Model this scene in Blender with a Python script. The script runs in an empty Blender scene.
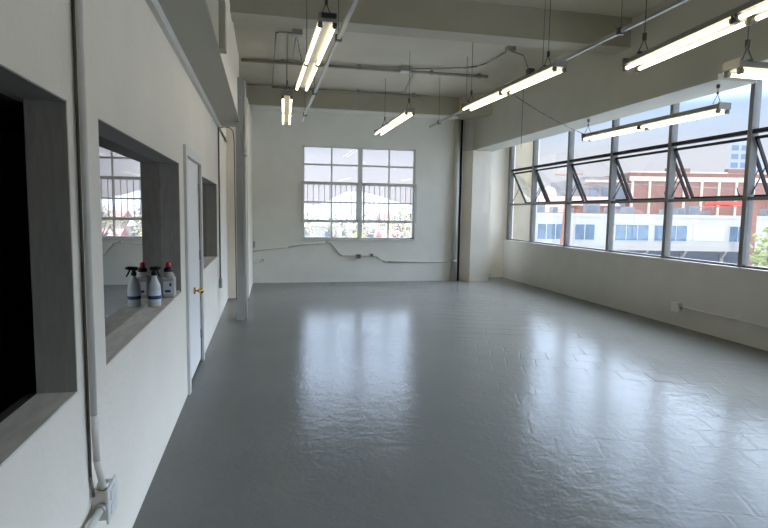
import bpy, bmesh, math, random
from mathutils import Vector, Matrix
random.seed(7)
scn = bpy.context.scene
COL = scn.collection
H = 1.55

# ------------------------------------------------------------------ materials
def mat(name, color, rough=.6, metal=0., spec=.5, noise=0., nscale=6., bump=0., bscale=40., emit=None, estr=0., color2=None, stretch=None, bdist=.01):
    m = bpy.data.materials.new(name); m.use_nodes = True
    nt = m.node_tree; N = nt.nodes; Lk = nt.links
    b = N['Principled BSDF']
    b.inputs['Base Color'].default_value = (*color, 1)
    b.inputs['Roughness'].default_value = rough
    b.inputs['Metallic'].default_value = metal
    b.inputs['Specular IOR Level'].default_value = spec
    tc = N.new('ShaderNodeTexCoord'); mp = N.new('ShaderNodeMapping')
    Lk.new(tc.outputs['Object'], mp.inputs['Vector'])
    if stretch: mp.inputs['Scale'].default_value = stretch
    if noise > 0 or color2:
        n = N.new('ShaderNodeTexNoise'); n.inputs['Scale'].default_value = nscale; n.inputs['Detail'].default_value = 5
        Lk.new(mp.outputs[0], n.inputs['Vector'])
        r = N.new('ShaderNodeValToRGB'); r.color_ramp.elements[0].position = .3; r.color_ramp.elements[1].position = .7
        c2 = color2 or tuple(max(0, c * (1 - noise)) for c in color)
        r.color_ramp.elements[0].color = (*c2, 1); r.color_ramp.elements[1].color = (*color, 1)
        Lk.new(n.outputs['Fac'], r.inputs['Fac']); Lk.new(r.outputs['Color'], b.inputs['Base Color'])
    if bump > 0:
        n2 = N.new('ShaderNodeTexNoise'); n2.inputs['Scale'].default_value = bscale; n2.inputs['Detail'].default_value = 4
        Lk.new(mp.outputs[0], n2.inputs['Vector'])
        bp = N.new('ShaderNodeBump'); bp.inputs['Strength'].default_value = bump; bp.inputs['Distance'].default_value = bdist
        Lk.new(n2.outputs['Fac'], bp.inputs['Height']); Lk.new(bp.outputs['Normal'], b.inputs['Normal'])
    if emit:
        b.inputs['Emission Color'].default_value = (*emit, 1); b.inputs['Emission Strength'].default_value = estr
    return m

def glass_mat(name, tint, ior=1.5, dirt=.0, dirtcol=(.8, .8, .8), boost=1., rough=0.):
    m = bpy.data.materials.new(name); m.use_nodes = True
    nt = m.node_tree; N = nt.nodes; Lk = nt.links
    N.remove(N['Principled BSDF']); out = N['Material Output']
    tr = N.new('ShaderNodeBsdfTransparent'); tr.inputs['Color'].default_value = (*tint, 1)
    gl = N.new('ShaderNodeBsdfGlossy'); gl.inputs['Roughness'].default_value = rough
    lw = N.new('ShaderNodeLayerWeight'); lw.inputs['Blend'].default_value = .5
    pw = N.new('ShaderNodeMath'); pw.operation = 'POWER'; pw.inputs[1].default_value = 5.; Lk.new(lw.outputs['Facing'], pw.inputs[0])
    r0 = ((ior - 1) / (ior + 1)) ** 2
    ma = N.new('ShaderNodeMath'); ma.operation = 'MULTIPLY_ADD'; ma.inputs[1].default_value = 1 - r0; ma.inputs[2].default_value = r0; Lk.new(pw.outputs[0], ma.inputs[0])
    mu = N.new('ShaderNodeMath'); mu.operation = 'MULTIPLY'; mu.use_clamp = True; mu.inputs[1].default_value = boost
    Lk.new(ma.outputs[0], mu.inputs[0])
    mx = N.new('ShaderNodeMixShader'); Lk.new(mu.outputs[0], mx.inputs['Fac']); Lk.new(tr.outputs[0], mx.inputs[1]); Lk.new(gl.outputs[0], mx.inputs[2])
    last = mx.outputs[0]
    if dirt > 0:
        tc = N.new('ShaderNodeTexCoord')
        mp = N.new('ShaderNodeMapping'); mp.inputs['Scale'].default_value = (3, 3, 1); Lk.new(tc.outputs['Object'], mp.inputs['Vector'])
        n = N.new('ShaderNodeTexNoise'); n.inputs['Scale'].default_value = 3.5; n.inputs['Detail'].default_value = 6; Lk.new(mp.outputs[0], n.inputs['Vector'])
        r = N.new('ShaderNodeMapRange'); r.inputs['From Min'].default_value = .35; r.inputs['From Max'].default_value = .75
        r.inputs['To Min'].default_value = dirt * .85; r.inputs['To Max'].default_value = dirt * 1.15
        Lk.new(n.outputs['Fac'], r.inputs['Value'])
        tl = N.new('ShaderNodeBsdfTranslucent'); tl.inputs['Color'].default_value = (*dirtcol, 1)
        mx2 = N.new('ShaderNodeMixShader'); Lk.new(r.outputs[0], mx2.inputs['Fac']); Lk.new(last, mx2.inputs[1]); Lk.new(tl.outputs[0], mx2.inputs[2])
        last = mx2.outputs[0]
    Lk.new(last, out.inputs['Surface'])
    return m

def floor_mat():
    m = bpy.data.materials.new('grey_floor_paint'); m.use_nodes = True
    nt = m.node_tree; N = nt.nodes; Lk = nt.links; b = N['Principled BSDF']
    tc = N.new('ShaderNodeTexCoord'); mp = N.new('ShaderNodeMapping'); Lk.new(tc.outputs['Object'], mp.inputs['Vector'])
    n = N.new('ShaderNodeTexNoise'); n.inputs['Scale'].default_value = 1.3; n.inputs['Detail'].default_value = 7; Lk.new(mp.outputs[0], n.inputs['Vector'])
    r = N.new('ShaderNodeValToRGB'); r.color_ramp.elements[0].position = .3; r.color_ramp.elements[1].position = .72
    r.color_ramp.elements[0].color = (*FLOOR_A, 1); r.color_ramp.elements[1].color = (*FLOOR_B, 1)
    Lk.new(n.outputs['Fac'], r.inputs['Fac'])
    # small chips in the paint
    n4 = N.new('ShaderNodeTexNoise'); n4.inputs['Scale'].default_value = 9; n4.inputs['Detail'].default_value = 3; Lk.new(mp.outputs[0], n4.inputs['Vector'])
    cr = N.new('ShaderNodeValToRGB'); cr.color_ramp.elements[0].position = .80; cr.color_ramp.elements[1].position = .82
    cr.color_ramp.elements[0].color = (0, 0, 0, 1); cr.color_ramp.elements[1].color = (1, 1, 1, 1)
    Lk.new(n4.outputs['Fac'], cr.inputs['Fac'])
    mx = N.new('ShaderNodeMix'); mx.data_type = 'RGBA'; mx.inputs[7].default_value = (.03, .03, .03, 1)
    Lk.new(cr.outputs['Color'], mx.inputs[0]); Lk.new(r.outputs['Color'], mx.inputs[6]); Lk.new(mx.outputs[2], b.inputs['Base Color'])
    # gloss varies a little
    rr = N.new('ShaderNodeMapRange'); rr.inputs['To Min'].default_value = .12; rr.inputs['To Max'].default_value = .19
    Lk.new(n.outputs['Fac'], rr.inputs['Value']); Lk.new(rr.outputs[0], b.inputs['Roughness'])
    b.inputs['Specular IOR Level'].default_value = .035; b.inputs['Specular Tint'].default_value = (.7, .85, 1, 1)
    # bumps: roller ripples, and the old tile joints showing through the paint
    w = N.new('ShaderNodeTexNoise'); w.inputs['Scale'].default_value = 9; w.inputs['Detail'].default_value = 5; w.inputs['Distortion'].default_value = .6
    Lk.new(mp.outputs[0], w.inputs['Vector'])
    rot = N.new('ShaderNodeMapping'); rot.inputs['Rotation'].default_value = (0, 0, math.radians(20)); Lk.new(tc.outputs['Object'], rot.inputs['Vector'])
    wn = N.new('ShaderNodeTexNoise'); wn.inputs['Scale'].default_value = 1.5; Lk.new(tc.outputs['Object'], wn.inputs['Vector'])
    br = N.new('ShaderNodeTexBrick'); br.inputs['Scale'].default_value = 1.0; br.inputs['Mortar Size'].default_value = .012; br.inputs['Mortar Smooth'].default_value = .5
    br.inputs['Brick Width'].default_value = .3; br.inputs['Row Height'].default_value = .3; br.inputs['Color1'].default_value = (1, 1, 1, 1); br.inputs['Color2'].default_value = (1, 1, 1, 1); br.inputs['Mortar'].default_value = (0, 0, 0, 1)
    va = N.new('ShaderNodeVectorMath'); va.operation = 'SCALE'; va.inputs['Scale'].default_value = .1; Lk.new(wn.outputs['Color'], va.inputs[0])
    vb = N.new('ShaderNodeVectorMath'); vb.operation = 'ADD'; Lk.new(rot.outputs[0], vb.inputs[0]); Lk.new(va.outputs[0], vb.inputs[1]); Lk.new(vb.outputs[0], br.inputs['Vector'])
    # joints only where x is large (window side)
    sx = N.new('ShaderNodeSeparateXYZ'); Lk.new(tc.outputs['Object'], sx.inputs[0])
    mr = N.new('ShaderNodeMapRange'); mr.inputs['From Min'].default_value = 1.6; mr.inputs['From Max'].default_value = 3.0; Lk.new(sx.outputs['X'], mr.inputs['Value'])
    nm = N.new('ShaderNodeTexNoise'); nm.inputs['Scale'].default_value = .9; Lk.new(tc.outputs['Object'], nm.inputs['Vector'])
    nr = N.new('ShaderNodeMapRange'); nr.inputs['From Min'].default_value = .4; nr.inputs['From Max'].default_value = .6; Lk.new(nm.outputs['Fac'], nr.inputs['Value'])
    mm = N.new('ShaderNodeMath'); mm.operation = 'MULTIPLY'; Lk.new(mr.outputs[0], mm.inputs[0]); Lk.new(nr.outputs[0], mm.inputs[1])
    m2 = N.new('ShaderNodeMath'); m2.operation = 'MULTIPLY'; m2.inputs[1].default_value = .45; Lk.new(mm.outputs[0], m2.inputs[0])
    b1 = N.new('ShaderNodeBump'); b1.inputs['Distance'].default_value = .0055; b1.inputs['Strength'].default_value = .7; Lk.new(w.outputs['Fac'], b1.inputs['Height'])
    b2 = N.new('ShaderNodeBump'); b2.inputs['Distance'].default_value = .009; Lk.new(br.outputs['Color'], b2.inputs['Height']); Lk.new(m2.outputs[0], b2.inputs['Strength']); Lk.new(b1.outputs[0], b2.inputs['Normal'])
    n5 = N.new('ShaderNodeTexNoise'); n5.inputs['Scale'].default_value = 34; n5.inputs['Detail'].default_value = 4; Lk.new(mp.outputs[0], n5.inputs['Vector'])
    b3 = N.new('ShaderNodeBump'); b3.inputs['Distance'].default_value = .002; b3.inputs['Strength'].default_value = .8; Lk.new(n5.outputs['Fac'], b3.inputs['Height']); Lk.new(b2.outputs[0], b3.inputs['Normal'])
    Lk.new(b3.outputs[0], b.inputs['Normal'])
    return m

def brick_mat(name, c1, c2, mortar, scale=1., w=.5, h=.2):
    m = bpy.data.materials.new(name); m.use_nodes = True
    nt = m.node_tree; N = nt.nodes; Lk = nt.links; b = N['Principled BSDF']; b.inputs['Roughness'].default_value = .9
    tc = N.new('ShaderNodeTexCoord'); mp = N.new('ShaderNodeMapping'); mp.inputs['Rotation'].default_value = (math.radians(90), 0, 0)
    Lk.new(tc.outputs['Object'], mp.inputs['Vector'])
    br = N.new('ShaderNodeTexBrick'); br.inputs['Scale'].default_value = scale; br.inputs['Brick Width'].default_value = w; br.inputs['Row Height'].default_value = h
    br.inputs['Mortar Size'].default_value = .02
    br.inputs['Color1'].default_value = (*c1, 1); br.inputs['Color2'].default_value = (*c2, 1); br.inputs['Mortar'].default_value = (*mortar, 1)
    Lk.new(mp.outputs[0], br.inputs['Vector']); Lk.new(br.outputs['Color'], b.inputs['Base Color'])
    return m

SKY_BOOST = 28.; MID = .50
FLOOR_A = (.146, .149, .136); FLOOR_B = (.162, .164, .150)
M = dict(
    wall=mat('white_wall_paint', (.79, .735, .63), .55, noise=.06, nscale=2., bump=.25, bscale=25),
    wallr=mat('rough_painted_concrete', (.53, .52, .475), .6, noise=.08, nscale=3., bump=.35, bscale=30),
    wallb=mat('back_wall_paint', (.76, .75, .68), .6, noise=.06, nscale=3., bump=.35, bscale=30),
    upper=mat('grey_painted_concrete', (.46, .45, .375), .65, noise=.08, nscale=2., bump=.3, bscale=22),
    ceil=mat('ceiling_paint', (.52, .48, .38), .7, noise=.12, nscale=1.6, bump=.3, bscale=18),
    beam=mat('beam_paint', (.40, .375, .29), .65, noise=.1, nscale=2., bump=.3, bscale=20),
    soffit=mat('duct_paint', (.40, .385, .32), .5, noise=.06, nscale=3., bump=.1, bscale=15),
    reveal=mat('bare_reveal_wood', (.34, .32, .29), .7, noise=.2, nscale=9., stretch=(6, 6, 1)),
    sillw=mat('worn_sill_wood', (.72, .67, .58), .6, noise=.25, nscale=6., stretch=(5, 1, 5)),
    door=mat('door_paint', (.78, .77, .73), .4, noise=.03),
    trim=mat('door_trim_paint', (.66, .65, .61), .45),
    pipe=mat('painted_pipe', (.64, .62, .56), .45, noise=.1, nscale=12),
    darkpipe=mat('grey_conduit', (.32, .30, .25), .45, metal=.2, noise=.15, nscale=10),
    steel=mat('galvanised_steel', (.42, .42, .40), .4, metal=.6, noise=.15, nscale=14),
    column=mat('column_paint', (.36, .36, .34), .45, noise=.08, nscale=6.),
    fixture=mat('fixture_enamel', (.26, .26, .24), .4, noise=.1, nscale=20),
    socket=mat('lamp_holder_plastic', (.10, .10, .09), .5),
    black=mat('black_plastic', (.012, .012, .014), .35),
    chain=mat('chain_metal', (.08, .08, .075), .4, metal=.7),
    tube=mat('lit_fluorescent_tube', (.9, .9, .88), .4, emit=(1, .85, .54), estr=4.3),
    wframe=mat('window_frame_paint', (.13, .128, .118), .45, noise=.1, nscale=15),
    wdark=mat('weathered_window_steel', (.012, .012, .012), .6, spec=.25),
    wlight=mat('back_window_frame_paint', (.64, .64, .60), .45),
    bars=mat('security_bar_paint', (.55, .55, .52), .45),
    glass=glass_mat('clear_window_glass', (.99, .992, .995), 1.45, dirt=.006),
    dglass=glass_mat('dusty_window_glass', (.95, .95, .96), 1.45, dirt=.05, dirtcol=(.9, .84, .84)),
    iglass=glass_mat('dark_interior_glass', (.35, .36, .36), 1.5, boost=2.4),
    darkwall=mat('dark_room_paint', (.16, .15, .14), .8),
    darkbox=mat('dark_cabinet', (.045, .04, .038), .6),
    brass=mat('brass', (.62, .42, .14), .25, metal=1.),
    plate=mat('ivory_plate_plastic', (.62, .62, .58), .4),
    outletw=mat('switch_grey', (.30, .32, .34), .4),
    bottle=mat('milky_bottle_plastic', (.62, .64, .64), .35),
    bottle2=mat('cloudy_jug_plastic', (.50, .48, .46), .35, noise=.15, nscale=12),
    label=mat('white_bottle_label', (.66, .72, .78), .5),
    blue=mat('blue_label_print', (.02, .05, .14), .5),
    red=mat('red_cap_plastic', (.55, .03, .05), .35),
    # outdoors
    white=mat('white_stucco', (.50, .49, .465), .9, noise=.06, nscale=.6),
    concrete=mat('pale_concrete', (.48, .46, .44), .9, noise=.1, nscale=.3),
    asphalt=mat('street_paving', (.50, .49, .47), .9, noise=.12, nscale=.15),
    bluewin=mat('blue_tinted_glazing', (.12, .20, .30), .25, noise=.35, nscale=1.2),
    mulls=mat('window_bar_white', (.55, .60, .62), .7),
    brick=brick_mat('red_brick', (.29, .125, .09), (.25, .105, .075), (.31, .2, .16), 1., .6, .22),
    cream=mat('cream_stone', (.66, .55, .45), .9),
    greyw=mat('grey_side_wall', (.30, .26, .25), .9, noise=.1, nscale=.5),
    slate=mat('slate_window', (.14, .17, .22), .4),
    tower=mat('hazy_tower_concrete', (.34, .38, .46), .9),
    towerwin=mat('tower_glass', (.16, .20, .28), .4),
    orange=mat('orange_roof', (.56, .30, .22), .9, noise=.15, nscale=.8),
    beige=mat('stained_stucco', (.36, .31, .21), .95, noise=.3, nscale=1.8, color2=(.24, .21, .15)),
    redtarp=mat('red_canvas', (.62, .09, .06), .8),
    unit=mat('roof_unit_metal', (.22, .22, .22), .6),
    wood=mat('utility_pole_wood', (.36, .17, .12), .9),
    bark=mat('bark', (.20, .15, .11), .9),
    leaf=mat('green_leaves', (.26, .33, .10), .8, color2=(.42, .42, .20), nscale=1.5),
    leaf2=mat('dry_pale_leaves', (.42, .42, .32), .9, color2=(.52, .46, .38), nscale=1.),
    yleaf=mat('yellow_leaves', (.62, .52, .16), .9),
    pink=mat('pink_stucco', (.66, .34, .32), .9),
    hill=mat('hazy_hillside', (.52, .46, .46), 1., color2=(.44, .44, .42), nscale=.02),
)
M['floor'] = floor_mat()

# ------------------------------------------------------------------ mesh helpers
class MB:
    def __init__(s): s.bm = bmesh.new()
    def box(s, x0, x1, y0, y1, z0, z1, bev=0):
        b = bmesh.new(); bmesh.ops.create_cube(b, size=1)
        for v in b.verts:
            v.co = Vector(((x0 + x1) / 2 + v.co.x * (x1 - x0), (y0 + y1) / 2 + v.co.y * (y1 - y0), (z0 + z1) / 2 + v.co.z * (z1 - z0)))
        if bev: bmesh.ops.bevel(b, geom=b.edges[:], offset=bev, segments=2, profile=.5, affect='EDGES')
        s._merge(b); return s
    def _merge(s, b):
        me = bpy.data.meshes.new('t'); b.to_mesh(me); b.free(); s.bm.from_mesh(me); bpy.data.meshes.remove(me)
    def bar(s, p, q, w, h, up=(0, 0, 1)):   # rectangular bar from p to q
        p, q = Vector(p), Vector(q); d = (q - p).normalized(); u = Vector(up)
        if abs(d.dot(u)) > .98: u = Vector((0, 1, 0))
        a = d.cross(u).normalized() * w / 2; c = a.cross(d).normalized() * h / 2
        vs = [s.bm.verts.new(o + i * a + j * c) for o in (p, q) for i, j in ((-1, -1), (1, -1), (1, 1), (-1, 1))]
        for f in ((0, 1, 2, 3), (7, 6, 5, 4), (0, 4, 5, 1), (1, 5, 6, 2), (2, 6, 7, 3), (3, 7, 4, 0)): s.bm.faces.new([vs[k] for k in f])
        return s
    def cyl(s, p, q, r, n=12, r2=None):
        p, q = Vector(p), Vector(q); d = (q - p).normalized()
        a = d.orthogonal().normalized(); c = d.cross(a); r2 = r if r2 is None else r2
        A = [s.bm.verts.new(p + (a * math.cos(t) + c * math.sin(t)) * r) for t in [2 * math.pi * k / n for k in range(n)]]
        B = [s.bm.verts.new(q + (a * math.cos(t) + c * math.sin(t)) * r2) for t in [2 * math.pi * k / n for k in range(n)]]
        for k in range(n): 
            f = s.bm.faces.new((A[k], A[(k + 1) % n], B[(k + 1) % n], B[k])); f.smooth = True
        s.bm.faces.new(A[::-1]); s.bm.faces.new(B); return s
    def path(s, pts, r, n=10):
        for a, b in zip(pts, pts[1:]): s.cyl(a, b, r, n)
        for a in pts[1:-1]: s.ball(a, r, 8)
        return s
    def ball(s, c, r, n=12, sz=1.):
        b = bmesh.new(); bmesh.ops.create_uvsphere(b, u_segments=n, v_segments=max(6, n // 2), radius=r)
        for v in b.verts: v.co = Vector((v.co.x, v.co.y, v.co.z * sz)) + Vector(c)
        for f in b.faces: f.smooth = True
        s._merge(b); return s
    def lathe(s, c, prof, n=20, sx=1., sy=1.):
        c = Vector(c); R = []
        for r, z in prof: R.append([s.bm.verts.new(c + Vector((math.cos(t) * r * sx, math.sin(t) * r * sy, z))) for t in [2 * math.pi * k / n for k in range(n)]])
        for a, b in zip(R, R[1:]):
            for k in range(n): f = s.bm.faces.new((a[k], a[(k + 1) % n], b[(k + 1) % n], b[k])); f.smooth = True
        s.bm.faces.new(R[0][::-1]); s.bm.faces.new(R[-1]); return s
    def prism(s, pts, z0, z1):
        A = [s.bm.verts.new((x, y, z0)) for x, y in pts]; B = [s.bm.verts.new((x, y, z1)) for x, y in pts]; n = len(pts)
        s.bm.faces.new(A[::-1]); s.bm.faces.new(B)
        for k in range(n): s.bm.faces.new((A[k], A[(k + 1) % n], B[(k + 1) % n], B[k]))
        return s
    def ico(s, c, r, sub=1, jit=.2, sz=1.):
        b = bmesh.new(); bmesh.ops.create_icosphere(b, subdivisions=sub, radius=r)
        for v in b.verts: v.co *= 1 + random.uniform(-jit, jit); v.co.z *= sz; v.co += Vector(c)
        s._merge(b); return s

def part(name, mb, m, parent=None, label=None, kind=None):
    bmesh.ops.recalc_face_normals(mb.bm, faces=mb.bm.faces[:])
    me = bpy.data.meshes.new(name)
    off = Vector((0, 0, 0)); p = parent
    while p: off += p.location; p = p.parent
    if parent:
        for v in mb.bm.verts: v.co -= off
    mb.bm.to_mesh(me); mb.bm.free()
    o = bpy.data.objects.new(name, me); COL.objects.link(o)
    me.materials.append(m if not isinstance(m, str) else M[m])
    if parent: o.parent = parent
    if label: o['label'] = label
    if kind: o['kind'] = kind
    return o
def tag(o, label, cat, group=None):
    o['label'] = label; o['category'] = cat
    if group: o['group'] = group
    return o
def root(name, loc, label=None, cat=None, group=None, kind=None):
    o = bpy.data.objects.new(name, None); COL.objects.link(o); o.location = loc; o.empty_display_size = .1
    if label: tag(o, label, cat, group)
    if kind: o['kind'] = kind
    return o
def single(name, mb, m, label, cat, group=None): return tag(part(name, mb, m), label, cat, group)
def struct(name, mb, m): return part(name, mb, m, kind='structure')

# ------------------------------------------------------------------ measured planes
XL, XR, YB, YR = -.64, 5.76, 12.0, -4.2      # left wall, sill wall, back wall, rear wall
ZC, ZB = 4.07, 3.70                           # slab, cross-beam soffit
XLI = 4.59; ZL = 2.975                        # spandrel beam inner face and soffit
XW = 5.85                                     # window plane
XG = -.782                                    # interior glass plane

# ------------------------------------------------------------------ shell
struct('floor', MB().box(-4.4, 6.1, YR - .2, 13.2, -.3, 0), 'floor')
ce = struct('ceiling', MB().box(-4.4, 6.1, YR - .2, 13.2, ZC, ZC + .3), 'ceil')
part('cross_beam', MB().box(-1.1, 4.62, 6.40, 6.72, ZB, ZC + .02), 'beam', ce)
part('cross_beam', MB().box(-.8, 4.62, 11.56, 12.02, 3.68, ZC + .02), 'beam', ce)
part('lit_soffit_strip', MB().box(-.36, 4.3, 11.58, 12.0, 3.662, 3.682), 'wallb', ce)  # added pale strip; window bounce on the beam soffit is put into its colour
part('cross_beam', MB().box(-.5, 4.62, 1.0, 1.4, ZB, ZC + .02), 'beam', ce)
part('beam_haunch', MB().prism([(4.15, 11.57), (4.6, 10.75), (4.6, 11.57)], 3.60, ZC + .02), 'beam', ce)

# back wall with window opening
wx0, wx1, wz0, wz1 = .80, 3.32, .955, 2.97
wb = MB()
wb.box(-.9, wx0, YB, YB + .25, 0, ZC).box(wx1, 4.7, YB, YB + .25, 0, ZC).box(wx0, wx1, YB, YB + .25, 0, wz0).box(wx0, wx1, YB, YB + .25, wz1, ZC)
struct('wall_back', wb, 'wallb')

# left partition with openings  (openings: y0,y1,z0,z1)
ops = [(.25, 2.04, .91, 1.905), (2.39, 4.48, .905, 1.905), (6.03, 7.84, .91, 1.905)]
dy0, dy1, dzt = 4.80, 5.80, 2.035
def wall_with_holes(mb, x0, x1, y0, y1, z0, z1, holes):
    ys = sorted({y0, y1, *[h[0] for h in holes], *[h[1] for h in holes]})
    for a, b in zip(ys, ys[1:]):
        h = [q for q in holes if q[0] <= a + 1e-6 and q[1] >= b - 1e-6]
        if not h: mb.box(x0, x1, a, b, z0, z1)
        else:
            h = h[0]
            if h[2] > z0: mb.box(x0, x1, a, b, z0, h[2])
            if h[3] < z1: mb.box(x0, x1, a, b, h[3], z1)
    return mb
wl = struct('wall_left', wall_with_holes(wall_with_holes(MB(), -.765, XL, YR, 2.2, 0, 2.76, ops[:1]), XG - .005, XL, 2.2, 9.95, 0, 2.76, ops[1:] + [(dy0, dy1, 0, dzt)]), 'wall')
# reveals line each opening: sill board, head board, two side boards
for (y0, y1, z0, z1) in ops:
    XB = -.768 if y1 < 2.2 else XG - .03
    part('sill_board', MB().box(XB, XL - .002, y0, y1, z0 - .02, z0 + .004), 'sillw', wl)
    part('head_board', MB().box(XB, XL - .002, y0, y1, z1 - .004, z1 + .02), 'reveal', wl)
    for yy in (y0, y1): part('reveal_board', MB().box(XB, XL - .002, yy - .012, yy + .004 if yy == y0 else yy + .012, z0, z1) if yy == y0 else MB().box(XB, XL - .002, yy - .004, yy + .012, z0, z1), 'reveal', wl)
# chase in the far left corner, and the boxed beam over the partition
part('corner_chase', MB().prism([(XL - .1, 9.95), (-.285, 9.95), (-.255, YB + .01), (XL - .1, YB + .01)], 0, 3.5), 'wall', wl)
part('upper_wall', MB().box(-1.2, XL, 9.95, YB + .02, 2.7, ZC), 'wallr', wl)
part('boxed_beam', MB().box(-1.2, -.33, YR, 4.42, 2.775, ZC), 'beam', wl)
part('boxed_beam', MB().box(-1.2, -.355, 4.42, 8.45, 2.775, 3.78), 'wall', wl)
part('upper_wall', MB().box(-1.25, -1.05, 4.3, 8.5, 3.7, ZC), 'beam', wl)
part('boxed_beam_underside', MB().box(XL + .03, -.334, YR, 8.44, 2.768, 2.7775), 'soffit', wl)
part('beam_end_box', MB().box(-.36, -.285, 4.46, 4.60, 2.775, 3.13), 'beam', wl)
part('upper_wall', MB().box(-1.2, XL, 8.45, 9.96, 2.7, ZC), 'wall', wl)
part('top_molding', MB().box(XL - .01, XL + .035, YR, 8.42, 2.70, 2.772), 'pipe', wl)
# dark room behind the partition
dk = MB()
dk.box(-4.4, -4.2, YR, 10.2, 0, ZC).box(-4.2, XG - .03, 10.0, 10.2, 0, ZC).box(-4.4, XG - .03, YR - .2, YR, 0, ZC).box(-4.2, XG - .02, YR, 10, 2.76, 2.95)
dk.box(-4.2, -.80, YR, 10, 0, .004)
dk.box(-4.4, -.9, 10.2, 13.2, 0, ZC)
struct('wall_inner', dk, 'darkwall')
# rear wall behind the camera
struct('wall_rear', MB().box(-.7, 6.1, YR - .2, YR, 0, ZC), 'wall')

# right side: sill wall, spandrel beam, pillar, alcove
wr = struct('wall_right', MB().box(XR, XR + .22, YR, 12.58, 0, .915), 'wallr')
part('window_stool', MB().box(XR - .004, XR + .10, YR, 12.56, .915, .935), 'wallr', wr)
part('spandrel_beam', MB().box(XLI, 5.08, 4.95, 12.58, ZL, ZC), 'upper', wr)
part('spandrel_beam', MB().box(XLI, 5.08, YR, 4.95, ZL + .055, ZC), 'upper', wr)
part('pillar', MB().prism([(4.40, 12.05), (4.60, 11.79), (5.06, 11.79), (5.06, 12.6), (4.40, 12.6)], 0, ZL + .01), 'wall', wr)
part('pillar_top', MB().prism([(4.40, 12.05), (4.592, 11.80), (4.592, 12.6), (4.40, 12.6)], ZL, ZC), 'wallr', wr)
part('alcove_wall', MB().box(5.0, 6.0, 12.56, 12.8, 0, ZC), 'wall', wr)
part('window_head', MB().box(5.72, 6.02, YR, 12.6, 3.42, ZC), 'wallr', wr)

# ------------------------------------------------------------------ back window
w1 = root('window_1', (2.06, YB, wz0), kind='structure')
fb = MB()
xm = 2.065; yy0, yy1 = YB + .03, YB + .09
for a, b in ((wx0, wx0 + .045), (wx1 - .045, wx1)): fb.box(a, b, yy0, yy1, wz0, wz1)
fb.box(xm - .05, xm + .05, yy0 - .01, yy1, wz0, wz1)
for a, b in ((wz0, wz0 + .04), (wz1 - .04, wz1)): fb.box(wx0, wx1, yy0, yy1, a, b)
part('window_frame', fb, 'wlight', w1)
mb = MB()
for x in (1.435, 2.72): mb.box(x - .017, x + .017, yy0 + .01, yy1 - .01, wz0, wz1)
for z, t in ((2.57, .02), (2.17, .035), (1.76, .016), (1.35, .03)): mb.box(wx0, wx1, yy0 + .012, yy1 - .012, z - t, z + t)
part('muntins', mb, 'wlight', w1)
for (a, b) in ((wx0 + .03, xm - .03), (xm + .03, wx1 - .03)):
    part('pane', MB().box(a, b, yy0 + .028, yy0 + .032, 1.36, wz1 - .02), 'dglass', w1)
    part('pane', MB().box(a, b, yy0 + .028, yy0 + .032, wz0 + .02, 1.34), 'glass', w1)
for (a, b) in ((wx0 - .03, xm - .055), (xm + .055, wx1 + .03)):
    g = MB(); y = YB - .03
    for z in (1.35, 2.17): g.box(a, b, y - .015, y + .015, z - .028, z + .028)
    for x in (a + .02, b - .02): g.box(x - .02, x + .02, y - .015, y + .015, 1.35, 2.17)
    g.box(a, b, y - .008, y + .008, 1.755, 1.771)
    for k in range(1, 10): 
        x = a + .02 + (b - a - .04) * k / 10; g.cyl((x, y, 1.36), (x, y, 2.16), .0075, 8)
    for x in (a + .03, b - .03):
        for z in (1.35, 2.17): g.box(x - .012, x + .012, y, YB + .01, z - .012, z + .012)
    part('security_grille', g, 'bars', w1)
part('window_stool', MB().box(wx0 - .04, wx1 + .04, YB - .025, YB + .1, wz0 - .035, wz0), 'wlight', w1)

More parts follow.
